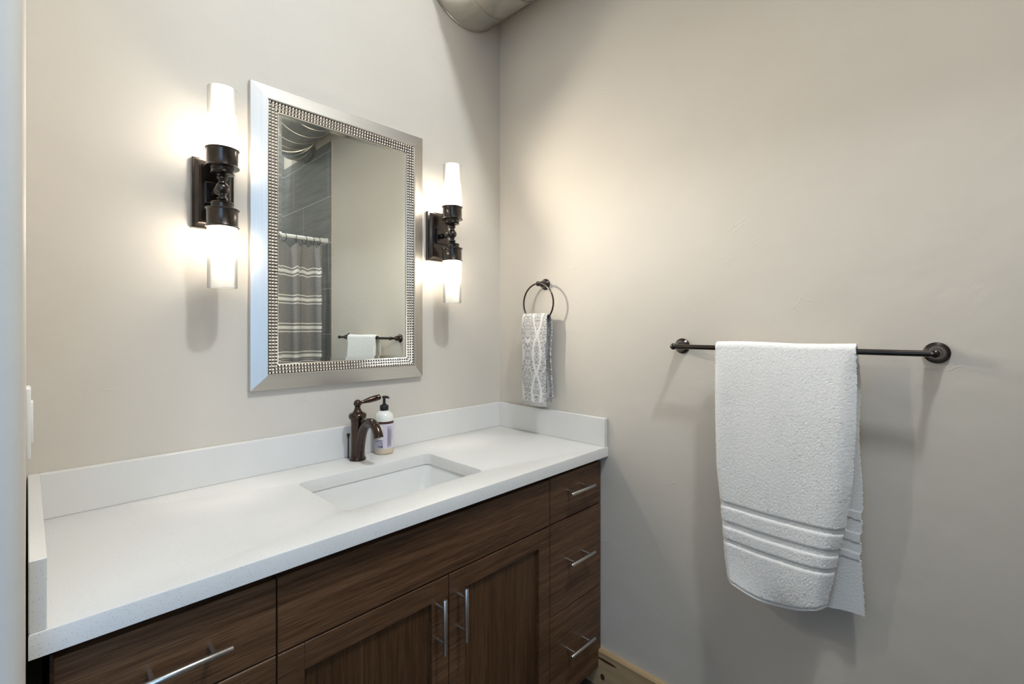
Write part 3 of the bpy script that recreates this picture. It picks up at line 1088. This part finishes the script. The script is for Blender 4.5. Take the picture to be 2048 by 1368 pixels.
def cloth(name, rows, cols, fn, thick, mats, loc, uvfn=None, matfn=None, parent=None):
    """grid surface fn(s,t)->(x,y,z) given thickness along its normals, closed all round"""
    P = [[Vector(fn(i / (cols - 1), j / (rows - 1))) for i in range(cols)] for j in range(rows)]

    def nrm(j, i):
        a = P[j][min(i + 1, cols - 1)] - P[j][max(i - 1, 0)]
        b = P[min(j + 1, rows - 1)][i] - P[max(j - 1, 0)][i]
        n_ = a.cross(b)
        return n_.normalized() if n_.length > 1e-12 else Vector((-1, 0, 0))
    bm = bmesh.new()
    uv = bm.loops.layers.uv.new('UVMap')
    A = [[bm.verts.new(P[j][i]) for i in range(cols)] for j in range(rows)]
    B = [[bm.verts.new(P[j][i] + nrm(j, i) * thick) for i in range(cols)] for j in range(rows)]
    co = {}
    for j in range(rows):
        for i in range(cols):
            q = uvfn(i / (cols - 1), j / (rows - 1)) if uvfn else (i / (cols - 1), j / (rows - 1))
            co[A[j][i]] = q; co[B[j][i]] = q
    def face(vs, m):
        f = bm.faces.new(vs)
        f.material_index = m
        for l_ in f.loops:
            l_[uv].uv = co[l_.vert]
    for j in range(rows - 1):
        m = matfn((j + 0.5) / (rows - 1)) if matfn else 0
        for i in range(cols - 1):
            face((A[j][i], A[j][i + 1], A[j + 1][i + 1], A[j + 1][i]), m)
            face((B[j][i], B[j + 1][i], B[j + 1][i + 1], B[j][i + 1]), m)
        face((A[j][0], A[j + 1][0], B[j + 1][0], B[j][0]), m)
        face((A[j][-1], B[j][-1], B[j + 1][-1], A[j + 1][-1]), m)
    for i in range(cols - 1):
        m0 = matfn(0.0) if matfn else 0
        m1 = matfn(1.0) if matfn else 0
        face((A[0][i], B[0][i], B[0][i + 1], A[0][i + 1]), m0)
        face((A[-1][i], A[-1][i + 1], B[-1][i + 1], B[-1][i]), m1)
    return link(name, bm, mats, parent, loc=loc, smooth=70)


def fuzz(y, z, amp, k=0):
    q = Vector((k * 3.1, y, z))
    return amp * (0.75 * noise.noise(q * 330) + 0.75 * noise.noise(q * 710))


HT = 0.4790                                   # top of the hand towel
hf, hb = 0.3450, 0.330                        # drop of its front and back


def hand(s, t):
    w = 0.0125                                # half depth of the fold
    total = hf + PI * w + hb
    d = t * total
    yl, yr = -0.1925, -0.3195
    lean = 0.0
    if d < hf:
        z = HT - w - (hf - d); dx = -w
        k = (hf - d) / hf
        dx -= 0.004 * math.sin(k * 2.2) + 0.005 * math.sin(s * PI) * k
    elif d < hf + PI * w:
        a = (d - hf) / w
        dx = -w * math.cos(a); z = HT - w + w * math.sin(a)
        k = 0.0
    else:
        k = (d - hf - PI * w) / hb
        z = HT - w - (d - hf - PI * w); dx = w + 0.006 * k
        yr -= 0.004 + 0.003 * math.sin(k * 9)
    yl2 = yl - 0.005 * min(1, k * 2) + 0.0018 * math.sin(k * 11)
    yr2 = yr + 0.004 * math.sin(k * 3.0) - 0.0015 * math.sin(k * 13)
    y = yl2 + (yr2 - yl2) * s
    ripple = 0.0030 * math.sin(s * 7.0 + 1.0) * k + 0.0016 * noise.noise(Vector((s * 5, t * 9, 2)))
    edge = max(0, (s - 0.86) / 0.14) ** 2 + max(0, (0.10 - s) / 0.10) ** 2
    dx = dx + ripple + (0.005 * edge if dx < 0 else -0.003 * edge)
    return (RX - 0.0035 + dx + fuzz(y, z, 0.0009, 1 if dx > 0 else 0), y, z + 0.0012 * noise.noise(Vector((s * 40, t * 2, 5))))


ht = cloth('hand_towel', 190, 56, hand, 0.0055, [M['damask'], M['ribbed_hem']], (RX, RY, HT - hf - 0.0125),
           uvfn=lambda s, t: (s * 0.128 + 0.012, t * 0.72 + 0.02), matfn=lambda t: 1 if (t < 0.021 or t > 0.979) else 0)
tag(ht, 'grey and white damask hand towel hanging from the bronze towel ring', 'towel')

# ------------------------------------------------------------------ towel bar with bath towel
BZ, BXX = 0.3690, -0.0650
tbn = thing('towel_bar', 'long bronze towel bar on the right wall', 'towel bar', (0, -1.135, BZ))
for y in (-0.8345, -1.4385):
    bm = bmesh.new(); rosette(bm, y, BZ, -BXX)
    link('post', bm, M['bronze'], tbn)
bm = bmesh.new()
lathe(bm, [(0.0072, 0.0), (0.0072, 0.600)], (BXX, -0.8365, BZ), (0, -1, 0), 24)
link('bar', bm, M['bronze'], tbn)

HR = 0.0135                                   # radius of the towel's bend over the bar
ZT = BZ
LF = [(-0.31, -1.0215), (-0.27, -1.0080), (-0.22, -0.9990), (-0.15, -0.9930), (-0.06, -0.9860), (0.03, -0.9760), (0.18, -0.9710), (0.37, -0.9690)]
RFt = [(-0.31, -1.2300), (-0.27, -1.2340), (-0.20, -1.2480), (-0.12, -1.2620), (-0.05, -1.2750), (0.05, -1.2885), (0.18, -1.2960), (0.37, -1.2980)]
BFs = [(q / 40, -0.281 + 0.021 * q / 40 - 0.031 * math.sin(PI * (q / 40)) ** 0.9) for q in range(41)]   # bottom edge of the front
BANDS = ((-0.060, -0.080), (-0.113, -0.136), (-0.162, -0.180))


def bath(s, t):
    zb = lerp_tab(BFs, s)
    zbb = -0.283
    Lf = ZT - zb; Lb = ZT - zbb; Lm = PI * HR
    # t: 0..0.49 front, 0.49..0.53 bend, 0.53..1 back
    if t < 0.49:
        k = 1 - t / 0.49
        d = k * Lf
        z = ZT - d
        yl, yr = lerp_tab(LF, z), lerp_tab(RFt, z)
        y = yl + (yr - yl) * s
        x = -HR - 0.014 * (1 - math.exp(-d / 0.12)) - 0.006 * k
        fold = math.sin(s * 5.4 + 0.5) * 0.0075 + math.sin(s * 11.0 + k * 1.5) * 0.0022
        x += fold * min(1, d / 0.16) * (0.5 + 0.8 * k)
        x += 0.020 * max(0, (s - 0.90) / 0.10) ** 2 * min(1, d / 0.05) * (0.5 + 0.5 * k)
        x += 0.010 * max(0, (0.06 - s) / 0.06) ** 2 * min(1, d / 0.05)
        # bottom corner curls
        x += -0.010 * max(0, (k - 0.86) / 0.14) ** 2 * math.sin(s * 6 + 0.8)
        zz = z + (lerp_tab(BFs, 0.0) - zb) * k ** 2 * 0.35
        amp, rec = 0.0010, 0.0
        for a, b in BANDS:
            if b < zz < a:
                amp = 0.0002
                e = min(a - zz, zz - b)
                rec = 0.0034 * min(1, e / 0.003) - 0.0006 * (abs(math.sin((zz - b) * PI / 0.005)) < 0.25)
        if k > 0.986:
            amp, rec = 0.0002, 0.0022
        x += rec
        x -= fuzz(y, z, amp)
        y += fuzz(z, y, amp, 1) * (1 if 0 < s < 1 else 1.3)
        z += fuzz(z, y, amp * 0.5, 2)
        return (BXX + x, y, z)
    if t < 0.53:
        a = (t - 0.49) / 0.04 * PI
        y = -0.9690 + (-1.2980 + 0.9690) * s
        rr_ = HR + fuzz(y, a * 0.02, 0.0010, 4)
        return (BXX - rr_ * math.cos(a), y + fuzz(y, a * 0.02, 0.0008, 5), ZT + rr_ * math.sin(a) + 0.0015 * math.sin(s * 7))
    k = (t - 0.53) / 0.47
    d = k * Lb
    z = ZT - d + 0.006 * math.sin(s * 8) * k
    yl = -0.9690 - 0.100 * k
    yr = -1.2980 - 0.0085 * k - 0.0025 * math.sin(k * 14)
    y = yl + (yr - yl) * s
    x = HR + 0.014 * (1 - math.exp(-d / 0.10)) + 0.004 * math.sin(s * 9 + 1) * min(1, d / 0.2)
    amp, rec = 0.0009, 0.0
    for a, b in BANDS:
        if b + 0.035 < z < a + 0.035:
            amp = 0.0002
            rec = 0.0030
    x += fuzz(y, z, amp, 7) * 0.7
    return (BXX + x - rec * 0.3, y + fuzz(z, y, amp, 8) * 0.6 + rec * 0.9 * min(1, max(0, (s - 0.6) / 0.4)), z)


bt = cloth('bath_towel', 640, 190, bath, 0.0050, M['terry'], (BXX, -1.13, -0.30))
tag(bt, 'white terry bath towel folded over the long bronze towel bar', 'towel')

# ------------------------------------------------------------------ duct along the ceiling corner
du = thing('air_duct', 'round galvanized air duct running along the top of the right wall', 'duct', (-0.207, -1.0, 1.66))
DX, DZ, DR = -0.2100, 1.8640, 0.2040
bm = bmesh.new()
path = [(DX, -0.004 - 1.88 * k / 12, DZ) for k in range(13)]
for k in range(1, 13):
    a = R(90 * k / 12)
    path.append((DX + 0.20 - 0.20 * math.cos(a), -1.884 - 0.20 * math.sin(a), DZ))
tube(bm, path, DR, 64, caps=False)
link('duct_pipe', bm, M['duct'], du, smooth=60)
ys = [-0.006] + [-0.135 - 0.148 * k for k in range(12)]
for k, y in enumerate(ys):
    bm = bmesh.new()
    r0 = DR + 0.0003
    tilt = 0.0 if k == 0 else 0.055
    seg = 64
    loops = []
    for dr_, dy in ((0.0, -0.0035), (0.0026, -0.002), (0.0026, 0.002), (0.0, 0.0035)):
        loops.append([bm.verts.new((DX + (r0 + dr_) * math.cos(2 * PI * q / seg), y + dy + tilt * math.cos(2 * PI * q / seg) * 0.5, DZ + (r0 + dr_) * math.sin(2 * PI * q / seg))) for q in range(seg)])
    for p, q2 in zip(loops, loops[1:]):
        for q in range(seg):
            bm.faces.new((p[q], p[(q + 1) % seg], q2[(q + 1) % seg], q2[q]))
    link('seam', bm, M['duct_seam'], du, smooth=60)
for k in (0, 3, 6, 9):
    a = R(90 * k / 12)
    c = Vector((DX + 0.20 - 0.20 * math.cos(a), -1.884 - 0.20 * math.sin(a), DZ))
    d = Vector((math.sin(a), -math.cos(a), 0))
    bm = bmesh.new()
    lathe(bm, [(DR + 0.0002, -0.004), (DR + 0.005, -0.002), (DR + 0.005, 0.002), (DR + 0.0002, 0.004)], c, d, 64, cap0=False, cap1=False)
    link('seam', bm, M['duct_seam'], du, smooth=60)

# ------------------------------------------------------------------ light switch on the left wall, seen edge-on
sw = thing('light_switch', 'white light switch on the left wall above the worktop', 'light switch', (XL, -0.36, 0.212))
bm = bmesh.new()
box(bm, XL - 0.0005, XL + 0.0058, -0.395, -0.325, 0.212, 0.327, bev=0.0022)
link('switch_plate', bm, M['plastic_white'], sw, smooth=40)
bm = bmesh.new()
box(bm, XL + 0.0055, XL + 0.0085, -0.3765, -0.3435, 0.236, 0.303, bev=0.001)
link('rocker', bm, M['plastic_white'], sw, smooth=40)

# ------------------------------------------------------------------ shower curtain (seen in the mirror)
RY_, RZ_ = -1.7560, 1.0330
rod = thing('curtain_rod', 'white shower curtain rod seen in the mirror', 'curtain rod', (-0.73, RY_, RZ_))
bm = bmesh.new()
lathe(bm, [(0.0125, 0.0), (0.0125, 1.448)], (-1.4595, RY_, RZ_), (1, 0, 0), 24)
link('rod', bm, M['plastic_white'], rod)
for xx, ax in ((-0.0015, (-1, 0, 0)), (XL + 0.0005, (1, 0, 0))):
    bm = bmesh.new()
    lathe(bm, [(0.019, 0.0), (0.0195, 0.004), (0.0165, 0.016), (0.0155, 0.05)], (xx, RY_, RZ_), ax, 24)
    link('rod_end', bm, M['plastic_white'], rod)
CX0, CX1 = -1.36, -0.038
ring_x = [-0.060, -0.104, -0.157, -0.214, -0.291, -0.362] + [-0.362 - 0.1 * k for k in range(1, 10)]
bm = bmesh.new()
tube(bm, [(ring_x[0], RY_ + 0.021 * math.sin(2 * PI * k / 28), RZ_ - 0.012 + 0.026 * math.cos(2 * PI * k / 28)) for k in range(28)], 0.0016, 8, closed=True)
rg = link('curtain_ring', bm, M['bronze'], loc=(ring_x[0], RY_, RZ_ - 0.038), smooth=60)
tag(rg, 'thin metal curtain ring on the white shower rod, nearest the tiled wall', 'curtain ring', 'shower curtain rings')
ordn = ['second', 'third', 'fourth', 'fifth', 'sixth', 'seventh', 'eighth', 'ninth', 'tenth', 'eleventh', 'twelfth', 'thirteenth', 'fourteenth', 'fifteenth']
for k, x in enumerate(ring_x[1:]):
    r = rg.copy(); COL.objects.link(r)
    r.location.x = x
    r.rotation_euler.z = R(random.uniform(-35, 35))
    r['label'] = 'thin metal curtain ring on the shower rod, %s from the tiled wall' % ordn[k]


def curt(s, t):
    x = CX1 + (CX0 - CX1) * s
    z = 0.992 + (-0.79 - 0.992) * t
    f = min(1.0, t * 9)
    near = min(range(len(ring_x)), key=lambda i: abs(ring_x[i] - x))
    sag = 0.040 * min(1, abs(ring_x[near] - x) / 0.040) ** 1.3
    ph = [(-1.4, 0.0)]
    wv = math.sin((x + 0.255) * 2 * PI / 0.155)
    wv = math.copysign(abs(wv) ** 0.6, wv)
    y = RY_ + 0.006 + (0.010 + 0.024 * f) * wv + 0.006 * f * math.sin(x * 71 + 0.6)
    return (x + 0.012 * f * math.cos((x + 0.255) * 2 * PI / 0.155), y, z - sag * (1 - t) ** 8 * 1.0)


cu = cloth('shower_curtain', 60, 420, curt, 0.0012, M['curtain'], (-0.7, RY_, -0.79), uvfn=lambda s, t: (s, 0.992 + (-0.79 - 0.992) * t))
tag(cu, 'grey shower curtain with white stripes seen in the mirror', 'shower curtain')
